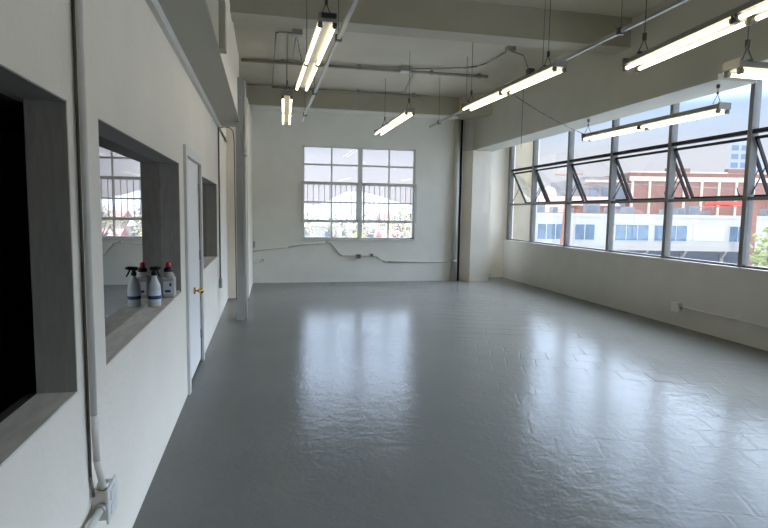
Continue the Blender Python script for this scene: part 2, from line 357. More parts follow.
# ------------------------------------------------------------------ right-hand window bays
ms = [12.42, 11.27, 9.83, 8.45, 7.07, 5.71, 4.34, 2.98, 1.60, .22, -1.16, -2.54, -3.92]
ZT, ZM, ZS, ZH = 2.605, 1.79, .93, 3.43
for i, (yf, yn) in enumerate(zip(ms, ms[1:])):
    w = root('window_%d' % (i + 2), (XW, (yf + yn) / 2, ZS), kind='structure')
    hw = .03
    part('mullion', MB().box(XW - .045, XW + .06, yn - hw, yn + hw, ZS, ZH), 'wframe', w)
    if i == 0: part('mullion', MB().box(XW - .045, XW + .035, yf - .05, yf + .04, ZS, ZH).box(XW - .02, XW + .02, yf, 12.57, ZS, ZH), 'wframe', w)
    a, b = yn + hw, yf - (hw if i else .05)
    f = MB().box(XW - .02, XW + .02, a, b, ZS, ZS + .035).box(XW - .02, XW + .02, a, b, ZM - .022, ZM + .022).box(XW - .02, XW + .02, a, b, ZH - .04, ZH)
    part('frame_rail', f, 'wframe', w)
    part('transom', MB().box(XW - .03, XW + .03, a, b, ZT - .026, ZT + .026), 'wdark', w)
    part('upper_pane', MB().box(XW - .002, XW + .002, a, b, ZT + .02, ZH - .02), 'glass', w)
    part('lower_pane', MB().box(XW - .002, XW + .002, a, b, ZS + .02, ZM - .02), 'glass', w)
    # vent swung outwards at its foot
    xt, zt, xb, zb = XW + .02, 2.53, XW + .37, 1.835
    s = MB(); t = .042
    s.bar((xt, a + t / 2, zt), (xb, a + t / 2, zb), t, .022, (0, 1, 0)).bar((xt, b - t / 2, zt), (xb, b - t / 2, zb), t, .022, (0, 1, 0))
    sash = part('vent_sash', s.bar((xt, a, zt), (xt, b, zt), .022, .036).bar((xb, a, zb), (xb, b, zb), .022, .035), 'wdark', w)
    part('sash_pane', MB().bar(((xt), (a + b) / 2, zt), (xb, (a + b) / 2, zb), b - a - .02, .004, (1, 0, 0)), 'glass', sash)
    for y in (a + .012, b - .012):
        part('stay_arm', MB().bar((XW + .01, y, ZM + .05), (XW + .19, y, 2.19), .006, .014), 'wdark', sash)
    yc = a + (b - a) * .33
    part('latch', MB().cyl((xb - .02, yc, zb + .0), (xb - .04, yc + .02, zb + .06), .008, 8).cyl((xb - .04, yc + .02, zb + .06), (xb - .03, yc + .05, zb + .12), .007, 8).box(xb - .03, xb, yc - .04, yc + .04, zb - .005, zb + .015), 'wdark', sash)

# ------------------------------------------------------------------ interior windows, door
n = len(ms) + 1
for k, (y0, y1, z0, z1) in enumerate(ops[1:]):
    w = root('window_%d' % (n + k), (XG, (y0 + y1) / 2, z0), kind='structure')
    part('pane', MB().box(XG - .003, XG + .003, y0, y1, z0, z1), 'iglass', w)
w = root('window_%d' % (n + 2), (XG, 1.1, .91), kind='structure')
part('window_frame', MB().box(-.80, -.768, .25, 2.03, 1.89, 1.93).box(-.80, -.768, .25, 2.03, .89, .915), 'darkbox', w)

dr = root('door_1', (XL, (dy0 + dy1) / 2, 0), kind='structure')
fm = MB()
fm.box(XL - .10, XL + .022, dy0 - .085, dy0, 0, dzt - .035).box(XL - .10, XL + .022, dy1, dy1 + .07, 0, dzt - .035).box(XL - .10, XL + .022, dy0 - .085, dy1 + .07, dzt - .035, dzt + .04)
part('door_frame', fm, 'trim', dr)
leaf = part('door_leaf', MB().box(XL - .05, XL - .008, dy0 + .004, dy1 - .004, .03, dzt - .04, .003), 'door', dr)
kb = MB().cyl((XL - .01, 5.30, .80), (XL + .005, 5.30, .80), .032, 20).cyl((XL, 5.30, .80), (XL + .04, 5.30, .80), .011, 12)
kb.ball((XL + .055, 5.30, .80), .028, 16)
# move knob to the near stile where the photo shows it
part('door_knob', kb, 'brass', leaf, label='brass knob')
for z in (.25, 1.05, 1.72): part('hinge', MB().cyl((XL - .002, dy1 - .004, z), (XL - .002, dy1 - .004, z + .09), .009, 8).box(XL - .012, XL - .004, dy1 - .04, dy1, z, z + .09), 'outletw', leaf)

# things in the dark room (seen through the open hatch)
sh = root('storage_shelf', (-2.6, 4.4, 0), 'dark shelving unit in the unlit room behind the nearest wall opening', 'shelf')
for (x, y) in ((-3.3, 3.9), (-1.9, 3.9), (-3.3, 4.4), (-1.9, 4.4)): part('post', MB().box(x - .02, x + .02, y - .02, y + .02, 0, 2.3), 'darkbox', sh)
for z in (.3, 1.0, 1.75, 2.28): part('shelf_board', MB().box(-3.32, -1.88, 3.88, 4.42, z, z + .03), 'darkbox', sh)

# ------------------------------------------------------------------ column and cable at left
c = root('steel_column', (-.32, 7.98, 0), 'slim grey steel column standing free below the end of the left beam', 'column')
part('post', MB().box(-.385, -.285, 7.92, 8.06, 0, 3.36), 'column', c)
part('base_plate', MB().box(-.395, -.275, 7.91, 8.07, 0, .012), 'column', c)
p = root('riser_pipe', (-.262, 7.95, 0), 'pale vertical pipe running up the side of the slim steel column', 'pipe')
part('pipe', MB().cyl((-.262, 7.96, 0), (-.262, 7.96, 3.33), .02, 14), 'wallb', p)
part('pipe_coupling', MB().cyl((-.262, 7.96, 2.36), (-.262, 7.96, 2.44), .027, 14), 'pipe', p)
part('pipe_clamp', MB().box(-.29, -.234, 7.93, 7.99, 2.30, 2.32), 'steel', p)
cab = MB(); pts = [Vector((-.60, 8.06, 2.69)), Vector((-.55, 8.02, 2.70)), Vector((-.47, 7.96, 2.69)), Vector((-.42, 7.93, 2.64)), Vector((-.405, 7.92, 2.5)), Vector((-.40, 7.92, 1.2)), Vector((-.395, 7.925, .3))]
single('cable', cab.path(pts, .006, 8), 'black', 'thin dark cable drooping from the wall to the slim steel column', 'cable')

# left wall pipes and boxes
big = root('wall_conduit', (-.61, 2.23, .5), 'tall vertical conduit between the two nearest openings of the left wall', 'conduit')
part('pipe', MB().path([(-.612, 2.105, 2.72), (-.612, 2.11, .80), (-.612, 2.125, .62), (-.60, 2.17, .46)], .0118, 14), 'pipe', big)
part('companion_pipe', MB().path([(-.634, 2.120, 2.72), (-.634, 2.120, .56), (-.628, 2.13, .48)], .0055, 8), 'wframe', big)
bx = root('outlet_box', (-.60, 2.29, .36), 'old double outlet box on the left wall at the foot of the tall conduit', 'outlet')
part('box', MB().box(-.642, -.585, 2.14, 2.25, .375, .49, .004), 'pipe', bx)
part('cover_plate', MB().box(-.588, -.580, 2.13, 2.26, .365, .50, .002).box(-.582, -.576, 2.165, 2.225, .44, .48, .003).box(-.582, -.576, 2.165, 2.225, .385, .425, .003), 'plate', bx)
part('connector', MB().cyl((-.605, 2.17, .48), (-.605, 2.165, .515), .02, 12), 'steel', bx)
part('connector', MB().cyl((-.605, 2.14, .43), (-.605, 2.11, .43), .019, 12), 'steel', bx)
single('branch_conduit', MB().path([(-.605, 2.11, .43), (-.608, 1.8, .425), (-.612, .2, .42)], .0135, 12), 'pipe', 'painted conduit running towards the viewer from the left wall outlet box', 'conduit')
tw = root('switch_conduit', (-.625, 8.06, .5), 'thin vertical conduit beyond the far small window in the left wall', 'conduit')
part('pipe', MB().path([(-.622, 8.06, 2.70), (-.622, 8.06, .56)], .011, 8), 'wframe', tw)
part('switch_box', MB().box(-.642, -.60, 8.0, 8.12, .45, .58, .003), 'outletw', tw)

# back wall conduit run
bc = root('baseline_conduit', (2.0, 11.98, .55), 'stepped painted conduit running along the back wall under the window', 'conduit')
Y = 11.982
part('pipe', MB().path([(-.25, Y, .69), (.5, Y, .78), (1.3, Y, .895), (1.42, Y, .875), (1.53, Y, .74), (1.62, Y, .62), (1.72, Y, .585), (2.0, Y, .585), (2.37, Y, .585), (2.45, Y, .57), (2.58, Y, .48), (2.68, Y, .445), (4.2, Y, .445)], .013, 10), 'pipe', bc)
part('coupling', MB().cyl((4.05, Y, .445), (4.12, Y, .445), .0175, 10), 'pipe', bc)
for (x, z, s_, lab) in ((2.04, .575, .05, 'grey outlet box in the conduit below the middle of the back window'), (2.33, .60, .035, 'small round conduit fitting right of the outlet below the back window')):
    b = root('junction_box', (x, 11.96, z), lab, 'outlet')
    part('box', MB().box(x - s_, x + s_, 11.945, 12.0, z - s_, z + s_, .004), 'steel', b)
    part('cover_plate', MB().box(x - s_ * .7, x + s_ * .7, 11.94, 11.946, z - s_ * .8, z + s_ * .8), 'wframe', b)
single('wall_box', MB().box(-.245, -.20, 11.94, 12.0, .77, .9, .004), 'steel', 'small grey box low in the far left corner of the back wall', 'outlet')
st = root('pipe_stub', (-.15, 11.9, .47), 'short pipe stub sticking out of the back wall near the left corner', 'pipe')
part('pipe', MB().path([(-.24, 11.93, .45), (-.12, 11.93, .45), (-.05, 11.93, .48), (-.05, 12.0, .49)], .014, 10), 'pipe', st)
part('flange', MB().cyl((-.05, 11.975, .49), (-.05, 12.0, .49), .035, 12), 'steel', st)
dp = root('drain_pipe', (4.27, 11.9, 0), 'thick floor to ceiling drain pipe beside the far right pillar', 'pipe')
part('pipe', MB().cyl((4.265, 11.92, 0), (4.265, 11.92, 3.69), .062, 20), 'wallr', dp)
for z in (.45, 2.3): part('pipe_collar', MB().cyl((4.265, 11.92, z), (4.265, 11.92, z + .05), .068, 20), 'wallr', dp)
single('shadow_strip', MB().cyl((4.385, 11.97, 0), (4.385, 11.97, 3.69), .022, 12), 'wdark', 'thin dark strip standing in for the shadow between the thick drain pipe and the pillar', 'pipe')  # dark strip put in for the shadow gap between drain pipe and pillar

# right wall outlet and conduit
ro = root('wall_outlet', (5.74, 6.62, .28), 'white outlet box low on the wall below the right windows', 'outlet')
part('box', MB().box(5.70, 5.762, 6.57, 6.69, .22, .34, .005), 'plate', ro)
part('cover_plate', MB().box(5.692, 5.70, 6.56, 6.70, .21, .35, .002), 'plate', ro)
part('connector', MB().cyl((5.735, 6.57, .29), (5.735, 6.51, .29), .02, 10), 'steel', ro)
single('skirting_conduit', MB().path([(5.735, 6.53, .29), (5.738, 5.6, .29), (5.738, 3.0, .285), (5.738, .5, .285)], .014, 10), 'pipe', 'straight conduit along the foot of the right window wall', 'conduit')
cs = root('pipe_stub', (5.25, 12.5, 0), 'little pipe stub at the foot of the alcove right of the pillar', 'pipe')
part('pipe', MB().path([(5.2, 12.5, 0), (5.2, 12.5, .06), (5.4, 12.52, .06)], .015, 8), 'pipe', cs)
part('cap', MB().cyl((5.4, 12.52, .06), (5.43, 12.52, .06), .02, 8), 'steel', cs)

# ------------------------------------------------------------------ ceiling conduits
def clip(mb, x, y, z): mb.box(x - .025, x + .025, y - .03, y + .03, z, ZC)
cd = root('ceiling_conduit', (1.8, 9.55, 4.0), 'thick dark conduit crossing the ceiling in the middle of the far bay', 'conduit')
part('pipe', MB().cyl((-.36, 9.57, 4.02), (3.95, 9.53, 4.02), .026, 12), 'darkpipe', cd)
part('companion_pipe', MB().cyl((-.36, 9.66, 4.03), (2.4, 9.60, 4.03), .016, 10), 'darkpipe', cd)
for x in (.3, 1.6, 2.9, 3.8): m_ = MB(); clip(m_, x, 9.55, 3.99); part('strap', m_, 'darkpipe', cd)
cd = root('ceiling_conduit', (1.7, 11.48, 4.0), 'dark conduit crossing the ceiling right in front of the farthest beam', 'conduit')
part('pipe', MB().cyl((.16, 11.44, 4.02), (3.25, 11.46, 4.02), .02, 12), 'darkpipe', cd)
for x in (.6, 1.9, 3.1): m_ = MB(); clip(m_, x, 11.45, 3.99); part('strap', m_, 'darkpipe', cd)
cd = root('ceiling_conduit', (.17, 9.7, 4.0), 'thin looping conduit on the ceiling nearest the left beam', 'conduit')
part('pipe', MB().path([(.45, 8.0, 4.03), (.22, 8.0, 4.03), (.17, 8.06, 4.03), (.165, 11.35, 4.03), (-.3, 11.47, 4.04)], .013, 8), 'darkpipe', cd)
part('branch', MB().path([(.45, 8.0, 4.03), (.46, 9.4, 4.03), (.52, 9.5, 4.03), (.8, 9.55, 4.03)], .01, 8), 'darkpipe', cd)
b = root('junction_box', (.46, 8.0, 4.03), 'square box on the ceiling at the corner of the thin looping conduit', 'junction box')
part('box', MB().box(.39, .53, 7.93, 8.07, 4.0, ZC, .004), 'darkpipe', b); part('cover_plate', MB().box(.40, .52, 7.94, 8.06, 3.994, 4.0), 'steel', b)
b = root('junction_box', (2.40, 9.45, 4.03), 'grey box in the middle of the thick ceiling conduit', 'junction box')
part('box', MB().box(2.31, 2.49, 9.38, 9.54, 3.99, ZC, .004), 'steel', b); part('cover_plate', MB().box(2.32, 2.48, 9.39, 9.53, 3.982, 3.99), 'pipe', b)
cd = root('ceiling_conduit', (3.3, 8.9, 4.0), 'bent conduit on the ceiling turning from the middle box towards the nearest beam', 'conduit')
part('pipe', MB().path([(2.49, 9.40, 4.03), (3.35, 9.10, 4.03), (3.52, 8.95, 4.03), (3.60, 8.7, 4.03), (3.63, 7.97, 4.03)], .014, 10), 'darkpipe', cd)
b = root('junction_box', (3.63, 7.9, 4.03), 'small box on the ceiling at the near end of the bent conduit', 'junction box')
part('box', MB().box(3.57, 3.69, 7.84, 7.97, 4.0, ZC, .004), 'darkpipe', b); part('cover_plate', MB().box(3.58, 3.68, 7.85, 7.96, 3.994, 4.0), 'steel', b)
single('diagonal_brace', MB().bar((2.62, 9.62, 4.05), (2.88, 11.3, 4.05), .05, .03), 'beam', 'pale flat batten on the ceiling between the two crossing conduits', 'batten')

# rails
def rail(x0, y0, x1, y1, z, rods, label):
    r = root('hanging_rail', ((x0 + x1) / 2, (y0 + y1) / 2, z), label, 'rail', 'strut rails hung under the ceiling')
    part('channel', MB().bar((x0, y0, z), (x1, y1, z), .034, .034), 'column', r)
    for y in rods:
        x = x0 + (x1 - x0) * (y - y0) / (y1 - y0)
        top = ZB if 6.4 < y < 6.72 or 1.0 < y < 1.4 else ZC
        part('hanger_rod', MB().cyl((x, y, z), (x, y, top), .0032, 6).box(x - .03, x + .03, y - .02, y + .02, z - .03, z + .03), 'chain', r)
rail(.66, 9.95, .69, .2, 3.15, (9.3, 7.6, 5.2, 2.6), 'long pale strut rail hanging over the left side of the room')
rail(3.20, 10.57, 3.24, .2, 3.25, (10.0, 8.6, 6.1, 4.65, 2.4), 'long pale strut rail hanging over the middle right of the room')

# ------------------------------------------------------------------ fluorescent fixtures
def fixture(loc, ang, label, up, L=2.44, dual=True, group='suspended twin tube strip lights', hang=(.12, .88), drop='wire', boxend=True):
    """local +Y runs from the near end to the far end; loc is the near end at tube height"""
    R = Matrix.Rotation(ang, 4, 'Z')
    t = root('fluorescent_light', loc, label, 'light fixture', group)
    def P(name, mb, m, par=None, **k):
        o = part(name, mb, m, None, **k); o.parent = par or t; return o
    t.rotation_euler = (0, 0, ang)
    z0 = .035
    hs = MB()
    hs.prism([(-.075, .0), (.075, .0), (.075, L), (-.075, L)], z0, z0 + .018)
    hs.box(-.032, .032, 0, L, z0 + .018, z0 + .062, .004)
    P('housing', hs, 'fixture')
    P('end_cap', MB().box(-.078, .078, -.012, .008, z0 - .006, z0 + .064, .003), 'fixture'); P('end_cap', MB().box(-.078, .078, L - .008, L + .012, z0 - .006, z0 + .064, .003), 'fixture')
    nseg = 2 if L > 2 else 1; seg = L / nseg
    for k in range(nseg):
        for x in (-.058, .058):
            a, b = k * seg + .035, (k + 1) * seg - .035
            tb = P('tube', MB().cyl((x, a, .008), (x, b, .008), .0145, 14), 'tube')
            P('tube_cap', MB().cyl((x, a - .014, .008), (x, a + .006, .008), .0195, 12), 'steel', tb); P('tube_cap', MB().cyl((x, b - .006, .008), (x, b + .014, .008), .0195, 12), 'steel', tb)
            P('lamp_holder', MB().box(x - .017, x + .017, a - .032, a - .012, -.014, z0 + .004), 'socket'); P('lamp_holder', MB().box(x - .017, x + .017, b + .012, b + .032, -.014, z0 + .004), 'socket')
    for f in hang:
        y = L * f; ztop = up - loc[2]
        mb = MB()
        if drop == 'wire':
            mb.cyl((-.05, y, z0 + .06), (0, y, z0 + .17), .004, 6).cyl((.05, y, z0 + .06), (0, y, z0 + .17), .004, 6)
            mb.box(-.012, .012, y - .012, y + .012, z0 + .16, z0 + .22).cyl((0, y, z0 + .2), (0, y, ztop), .0035, 6)
            mb.box(-.05, .05, y - .012, y + .012, z0 + .055, z0 + .07)
        else:
            zz = z0 + .062
            mb.cyl((-.055, y, zz), (0, y, ztop - .1), .0035, 6).cyl((.055, y, zz), (0, y, ztop - .1), .0035, 6)
            mb.ball((0, y, ztop - .09), .014, 8).cyl((0, y, ztop - .1), (0, y, ztop - .03), .004, 6)
            mb.cyl((0, y, ztop - .04), (0, y, ztop), .018, 10)
        P('chain', mb, 'chain')
    return t
def aim(a, b): return math.atan2(-(b[0] - a[0]), b[1] - a[1])
f1 = fixture((.50, 4.52, 3.03), aim((.50, 4.53), (.45, 6.97)), 'twin tube strip light hanging nearest over the left side, beside the rail', ZC, hang=(.04, .72))
f2 = fixture((.32, 8.04, 3.15), aim((.32, 8.04), (.40, 10.48)), 'small looking strip light hanging in the far left, seen almost end on', ZC, hang=(.03, .7))
f3 = fixture((2.24, 8.49, 3.10), aim((2.24, 8.49), (2.23, 10.94)), 'strip light hanging far off in front of the top of the back window', ZC, hang=(.03, .75))
f4 = fixture((3.04, 5.38, 3.07), aim((3.04, 5.38), (2.92, 7.82)), 'strip light hanging under the middle right rail', ZC, hang=(.1, .93))
f5 = fixture((2.885, 1.81, 2.79), aim((2.98, 3.03), (3.07, 4.30)), 'largest strip light entering the picture at the upper right edge', ZC, hang=(.1, .93))
f6 = fixture((3.41, 3.55, 2.62), math.radians(-90), 'short strip light turned crosswise at the far right edge of the picture', ZC, L=1.22, hang=(.1, .9), group='suspended twin tube strip lights')
f7 = fixture((4.78, 5.04, 2.67), aim((4.76, 5.04), (4.68, 7.49)), 'long strip light hung on hooks right in front of the right windows', ZL, hang=(.04, .985), drop='v')
# black bracket and ballast boxes
part('mounting_bracket', MB().box(-.055, .065, -.05, -.015, .05, .085, .004), 'black', None).parent = f1
part('ballast_box', MB().box(-.035, .035, .58, .66, .10, .16, .004), 'black', None).parent = f4
wr_ = MB()
def sag(a, b, s=.1, n=10): return [Vector(a).lerp(Vector(b), k / n) + Vector((0, 0, -s * 4 * (k / n) * (1 - k / n))) for k in range(n + 1)]
single('feed_cable', MB().path(sag((2.99, 6.55, 3.10), (4.66, 7.47, 2.76), .04), .0045, 6), 'chain', 'thin cable slung from the middle right light to the light at the windows', 'cable')
single('pull_cord', MB().path([(3.03, 6.2, 3.06), (3.03, 6.2, 2.62), (3.03, 6.2, 2.35)], .003, 6), 'chain', 'thin cord hanging straight down from the middle right strip light', 'cord')
single('feed_cable', MB().path([(3.63, 7.9, 4.0), (3.60, 7.4, 3.80), (3.45, 6.9, 3.45), (3.2, 6.4, 3.22), (3.02, 6.1, 3.17)], .006, 8), 'chain', 'curved cable dropping from the small ceiling box to the middle right light', 'cable')
single('feed_cable', MB().path(sag((.46, 8.05, 4.0), (.50, 6.7, 3.12), .06), .005, 6), 'chain', 'cable dropping from the square ceiling box to the nearest left light', 'cable')

# ------------------------------------------------------------------ bottles on the interior sill
sz = .910
def spray(x, y, ang):
    t = root('spray_bottle', (x, y, sz), 'white spray bottle with a black trigger and blue label on the interior sill', 'bottle')
    body = MB().lathe((x, y, sz), [(.036, 0), (.040, .006), (.040, .115), (.037, .14), (.026, .165), (.017, .19), (.014, .205), (.014, .215)], 20)
    part('bottle_body', body, 'bottle', t)
    part('bottle_label', MB().lathe((x, y, sz), [(.0405, .03), (.0407, .031), (.0407, .105), (.0405, .106)], 20), 'label', t)
    part('label_print', MB().lathe((x, y, sz), [(.0408, .05), (.0411, .051), (.0411, .072), (.0408, .073)], 20), 'blue', t)
    d = Vector((math.cos(ang), math.sin(ang), 0))
    c = Vector((x, y, sz))
    hd = MB().lathe((x, y, sz), [(.018, .205), (.018, .225), (.013, .232), (.013, .24)], 16)
    hd.bar(c + d * -.024 + Vector((0, 0, .25)), c + d * .038 + Vector((0, 0, .256)), .022, .024)
    hd.bar(c + d * .038 + Vector((0, 0, .256)), c + d * .05 + Vector((0, 0, .254)), .014, .014)
    part('spray_head', hd, 'black', t)
    part('trigger', MB().bar(c + d * .022 + Vector((0, 0, .245)), c + d * .036 + Vector((0, 0, .215)), .012, .01).bar(c + d * .036 + Vector((0, 0, .215)), c + d * .046 + Vector((0, 0, .20)), .012, .009), 'black', t)
    return t
spray(-.716, 3.83, math.radians(-25))
x, y = -.690, 4.22
t = root('chemical_jug', (x, y, sz), 'cloudy square jug with a dark collar and red cap behind the spray bottle', 'bottle')
part('jug_body', MB().box(x - .045, x + .045, y - .045, y + .05, sz, sz + .15, .012).lathe((x, y, sz), [(.044, .145), (.040, .165), (.026, .185), (.018, .20)], 18), 'bottle2', t)
part('jug_label', MB().box(x - .03, x + .032, y - .047, y - .0455, sz + .03, sz + .12), 'label', t)
part('jug_print', MB().box(x + .012, x + .026, y - .0485, y - .047, sz + .085, sz + .11).box(x - .02, x + .02, y - .0485, y - .047, sz + .04, sz + .058), 'blue', t)
part('collar', MB().lathe((x, y, sz), [(.030, .188), (.034, .192), (.032, .212), (.02, .222)], 16), 'black', t)
part('cap', MB().lathe((x, y, sz), [(.016, .220), (.018, .224), (.018, .243), (.014, .255), (.006, .258)], 16), 'red', t)
single('crumpled_rag', MB().ico((-.66, 4.40, sz + .012), .022, 2, .25, .5), 'plate', 'small crumpled white scrap at the far corner of the interior sill', 'rag')

# ------------------------------------------------------------------ outdoors (street frame turned 12.3 degrees)
YAW = .21544
rt = Vector((math.cos(YAW), -math.sin(YAW), 0)); fw = Vector((math.sin(YAW), math.cos(YAW), 0))
def city(name, u, d, label, cat, group=None):
    o = root(name, rt * u + fw * d + Vector((0, 0, GZ)), label, cat, group); o.rotation_euler = (0, 0, -YAW); return o
GZ = -3.6
class CB(MB): pass
def cpart(name, mb, m, parent, origin, **k):
    """mb is in street coordinates (u, d, z); the root sits at origin=(u,d) on the ground"""
    for v in mb.bm.verts: v.co -= Vector((origin[0], origin[1], GZ))
    o = part(name, mb, m, None, **k); o.parent = parent
    return o
struct('ground', MB().box(-500, 700, -300, 900, GZ - .5, GZ), 'asphalt')

# white building over the street
o0 = (35., 60.)
wbd = city('street_building', *o0, 'long white single storey building with blue windows across the street', 'building')
cpart('wall', MB().box(12, 62, 60, 74, -2.15, 1.8).box(12, 62, 59.9, 60, 1.45, 1.8).box(12, 62, 59.93, 60, -1.75, -1.6), 'white', wbd, o0)
cpart('lower_wall', MB().box(12, 62, 61.2, 74, GZ, -2.15), 'slate', wbd, o0)
for u in (20, 24.5, 29, 33.2, 37.6, 42, 46.5): cpart('bracket', MB().bar((u, 60.1, -2.2), (u + .25, 61.2, -2.95), .2, .2).box(u + .05, u + .35, 61.0, 61.25, GZ, -2.5), 'white', wbd, o0)
for (a, b) in ((16.7, 19.7), (20.8, 23.0), (25.2, 28.9), (29.5, 33.1), (37.7, 40.6), (42.0, 45.0), (46.5, 49.5)):
    wdw = cpart('window', MB().box(a, b, 59.90, 60.02, -1.12, .68), 'mulls', wbd, o0)
    k = 3 if b - a > 2.5 else 2
    for j in range(k):
        cpart('pane', MB().box(a + .06 + j * (b - a) / k, a + (j + 1) * (b - a) / k - .04, 59.86, 59.91, -1.05, .61), 'bluewin', wbd, o0).parent = wdw
        wdw.children[-1].location = (0, 0, 0)
g = MB().box(33.8, 37.2, 59.93, 60.0, -1.0, .75)
for z in (-.6, -.2, .2, .55): g.box(33.85, 37.15, 59.90, 59.94, z, z + .05)
cpart('roller_shutter', g, 'mulls', wbd, o0)
for i, (u, s_, h_) in enumerate(((17.5, 1.2, .9), (19.2, .7, .7), (21.0, .6, .6), (23.5, 1.6, 1.1), (25.6, .9, .7), (27.6, 1.1, .8), (31.8, .8, .6), (33.4, .9, .8), (34.9, 1.2, 1.0), (36.4, .5, .5), (43.6, 1.4, .8))):
    q = (u, 62.5)
    rname = ['leftmost low', 'second', 'third, rather small', 'fourth and tallest', 'fifth', 'sixth', 'seventh, low', 'eighth', 'ninth, wide', 'tenth and smallest', 'rightmost'][i]
    o = city('rooftop_unit', *q, 'grey air unit on the white building roof, %s counted from the left' % rname, 'air conditioner', 'air units on the white roof')
    o.location.z = 1.8
    def rp(n_, mb, m_):
        for v in mb.bm.verts: v.co -= Vector((u, 62.5, 1.8))
        x_ = part(n_, mb, m_); x_.parent = o
    rp('casing', MB().box(u - s_ / 2, u + s_ / 2, 62, 63, 1.8, 1.8 + h_), 'unit')
    rp('grille', MB().box(u - s_ * .38, u + s_ * .38, 61.96, 62.0, 1.8 + h_ * .2, 1.8 + h_ * .8), 'slate')
o = city('canvas_shade', 39.6, 64, 'red canvas shade on the roof of the white building', 'awning'); o.location.z = 2.2
for v, nm, m_ in (((0, 0), 'canopy', 'redtarp'),):
    mb = MB().prism([(-2.4, -1.5), (2.0, -1.5), (2.0, 1.5), (-2.4, 1.5)], .75, .82)
    for vv in mb.bm.verts:
        if vv.co.x < -1: vv.co.z -= .25
        vv.co.z += .35 * (1 - abs(vv.co.y) / 1.5)
    mb.prism([(-1.9, -1.5), (1.6, -1.5), (1.2, 1.5), (-1.5, 1.5)], .82, 1.2)
    x_ = part(nm, mb, m_); x_.parent = o
for dx, dy in ((-2.2, -1.3), (1.8, -1.3), (-2.2, 1.3), (1.8, 1.3)):
    x_ = part('post', MB().cyl((dx, dy, -.4), (dx, dy, .7), .05, 6), 'unit'); x_.parent = o

# brick building behind
o0 = (60., 110.)
bb = city('warehouse', *o0, 'red brick warehouse with cream bands and pilasters rising behind the white building', 'building')
cpart('brick_wall', MB().box(48.8, 95, 110, 135, GZ, 10.3).box(56, 60.5, 109.8, 111, 10.3, 11.2).box(68, 73, 109.8, 111, 10.3, 11.2), 'brick', bb, o0)
cpart('cornice', MB().box(48.6, 95.2, 109.7, 110, 8.6, 9.5).box(48.6, 95, 109.8, 110.3, 10.25, 10.55), 'cream', bb, o0)
for u in [49.0 + 3.45 * k for k in range(13)]: cpart('pilaster', MB().box(u, u + .45, 109.75, 110, GZ, 8.7), 'cream', bb, o0)
side = cpart('side_wing', MB().box(40.5, 48.7, 111.5, 135, GZ, 9.4), 'greyw', bb, o0)
for a in (41.2, 43.9, 46.4): cpart('wing_window', MB().box(a, a + 2.0, 111.3, 111.5, 3.0, 7.2), 'slate', bb, o0)
cpart('wing_band', MB().box(40.3, 48.7, 111.2, 111.5, 8.3, 8.8), 'cream', bb, o0)
# low orange roofed buildings at the left
for (u0, u1, d, zt, lab) in ((19.0, 27.5, 84, 3.6, 'low building with terracotta roof seen in the leftmost right hand panes'), (26, 40, 95, 4.9, 'broader terracotta coloured building beside the brick warehouse')):
    q = ((u0 + u1) / 2, d); o = city('low_building', *q, lab, 'building')
    cpart('wall', MB().box(u0, u1, d, d + 9, GZ, zt - 1.2), 'brick', o, q)
    mb = MB().box(u0 - .4, u1 + .4, d - .6, d + 9.5, zt - 1.6, zt)
    for vv in mb.bm.verts:
        if vv.co.z > zt - .1: vv.co.y = d + 4.5 + (vv.co.y - d - 4.5) * .4
    cpart('roof', mb, 'orange', o, q)
    for a in (u0 + 1.5, u0 + 4.5): cpart('window', MB().box(a, a + 1.4, d - .1, d, zt - 4, zt - 2.5), 'slate', o, q)
q = (35.6, 120.); o = city('water_tank_house', *q, 'small pale round tank house above the terracotta roofs', 'building')
cpart('tank', MB().lathe((35.6, 120, GZ), [(1.7, 0), (1.7, 9.8), (1.2, 10.9), (.3, 11.3)], 20), 'cream', o, q)
# tower
q = (173., 260.); o = city('office_tower', *q, 'hazy blue grey concrete tower rising over the brick warehouse', 'building')
cpart('wall', MB().prism([(161, 260), (170.5, 260), (184, 281), (174, 281)], GZ, 37), 'tower', o, q); cpart('annex', MB().prism([(170.5, 262), (190, 262), (196, 275), (180, 275)], GZ, 29), 'tower', o, q)
for j in range(7):
    for i in range(2):
        cpart('window', MB().box(162 + i * 4.6, 165.2 + i * 4.6, 259.8, 260, 9 + j * 4.0, 11.4 + j * 4.0), 'towerwin', o, q)
# brick pier, utility pole and wires, tree
q = (37.5, 56.); o = city('brick_pier', *q, 'slender red brick chimney pier at the right edge windows', 'chimney')
cpart('shaft', MB().box(37.15, 37.75, 55.7, 56.3, GZ, 3.6), 'brick', o, q); cpart('cap', MB().box(37.05, 37.85, 55.6, 56.4, 3.6, 3.75), 'cream', o, q)
q = (13.6, 42.); o = city('utility_pole', *q, 'reddish wooden utility pole leaning outside the left of the windows', 'pole')
cpart('pole', MB().cyl((13.45, 42, GZ), (14.0, 42, 5.3), .16, 10, .11), 'wood', o, q)
cpart('cross_arm', MB().bar((12.9, 42, 4.6), (15.0, 42, 4.7), .1, .1), 'wood', o, q)
single('overhead_wire', MB().path([rt * a + fw * b + Vector((0, 0, c_)) for a, b, c_ in ((13, 42, 4.6), (20, 44, 4.1), (28, 46, 4.0), (38, 50, 4.4))], .02, 5), 'slate', 'thin overhead wire strung from the reddish utility pole', 'wire')

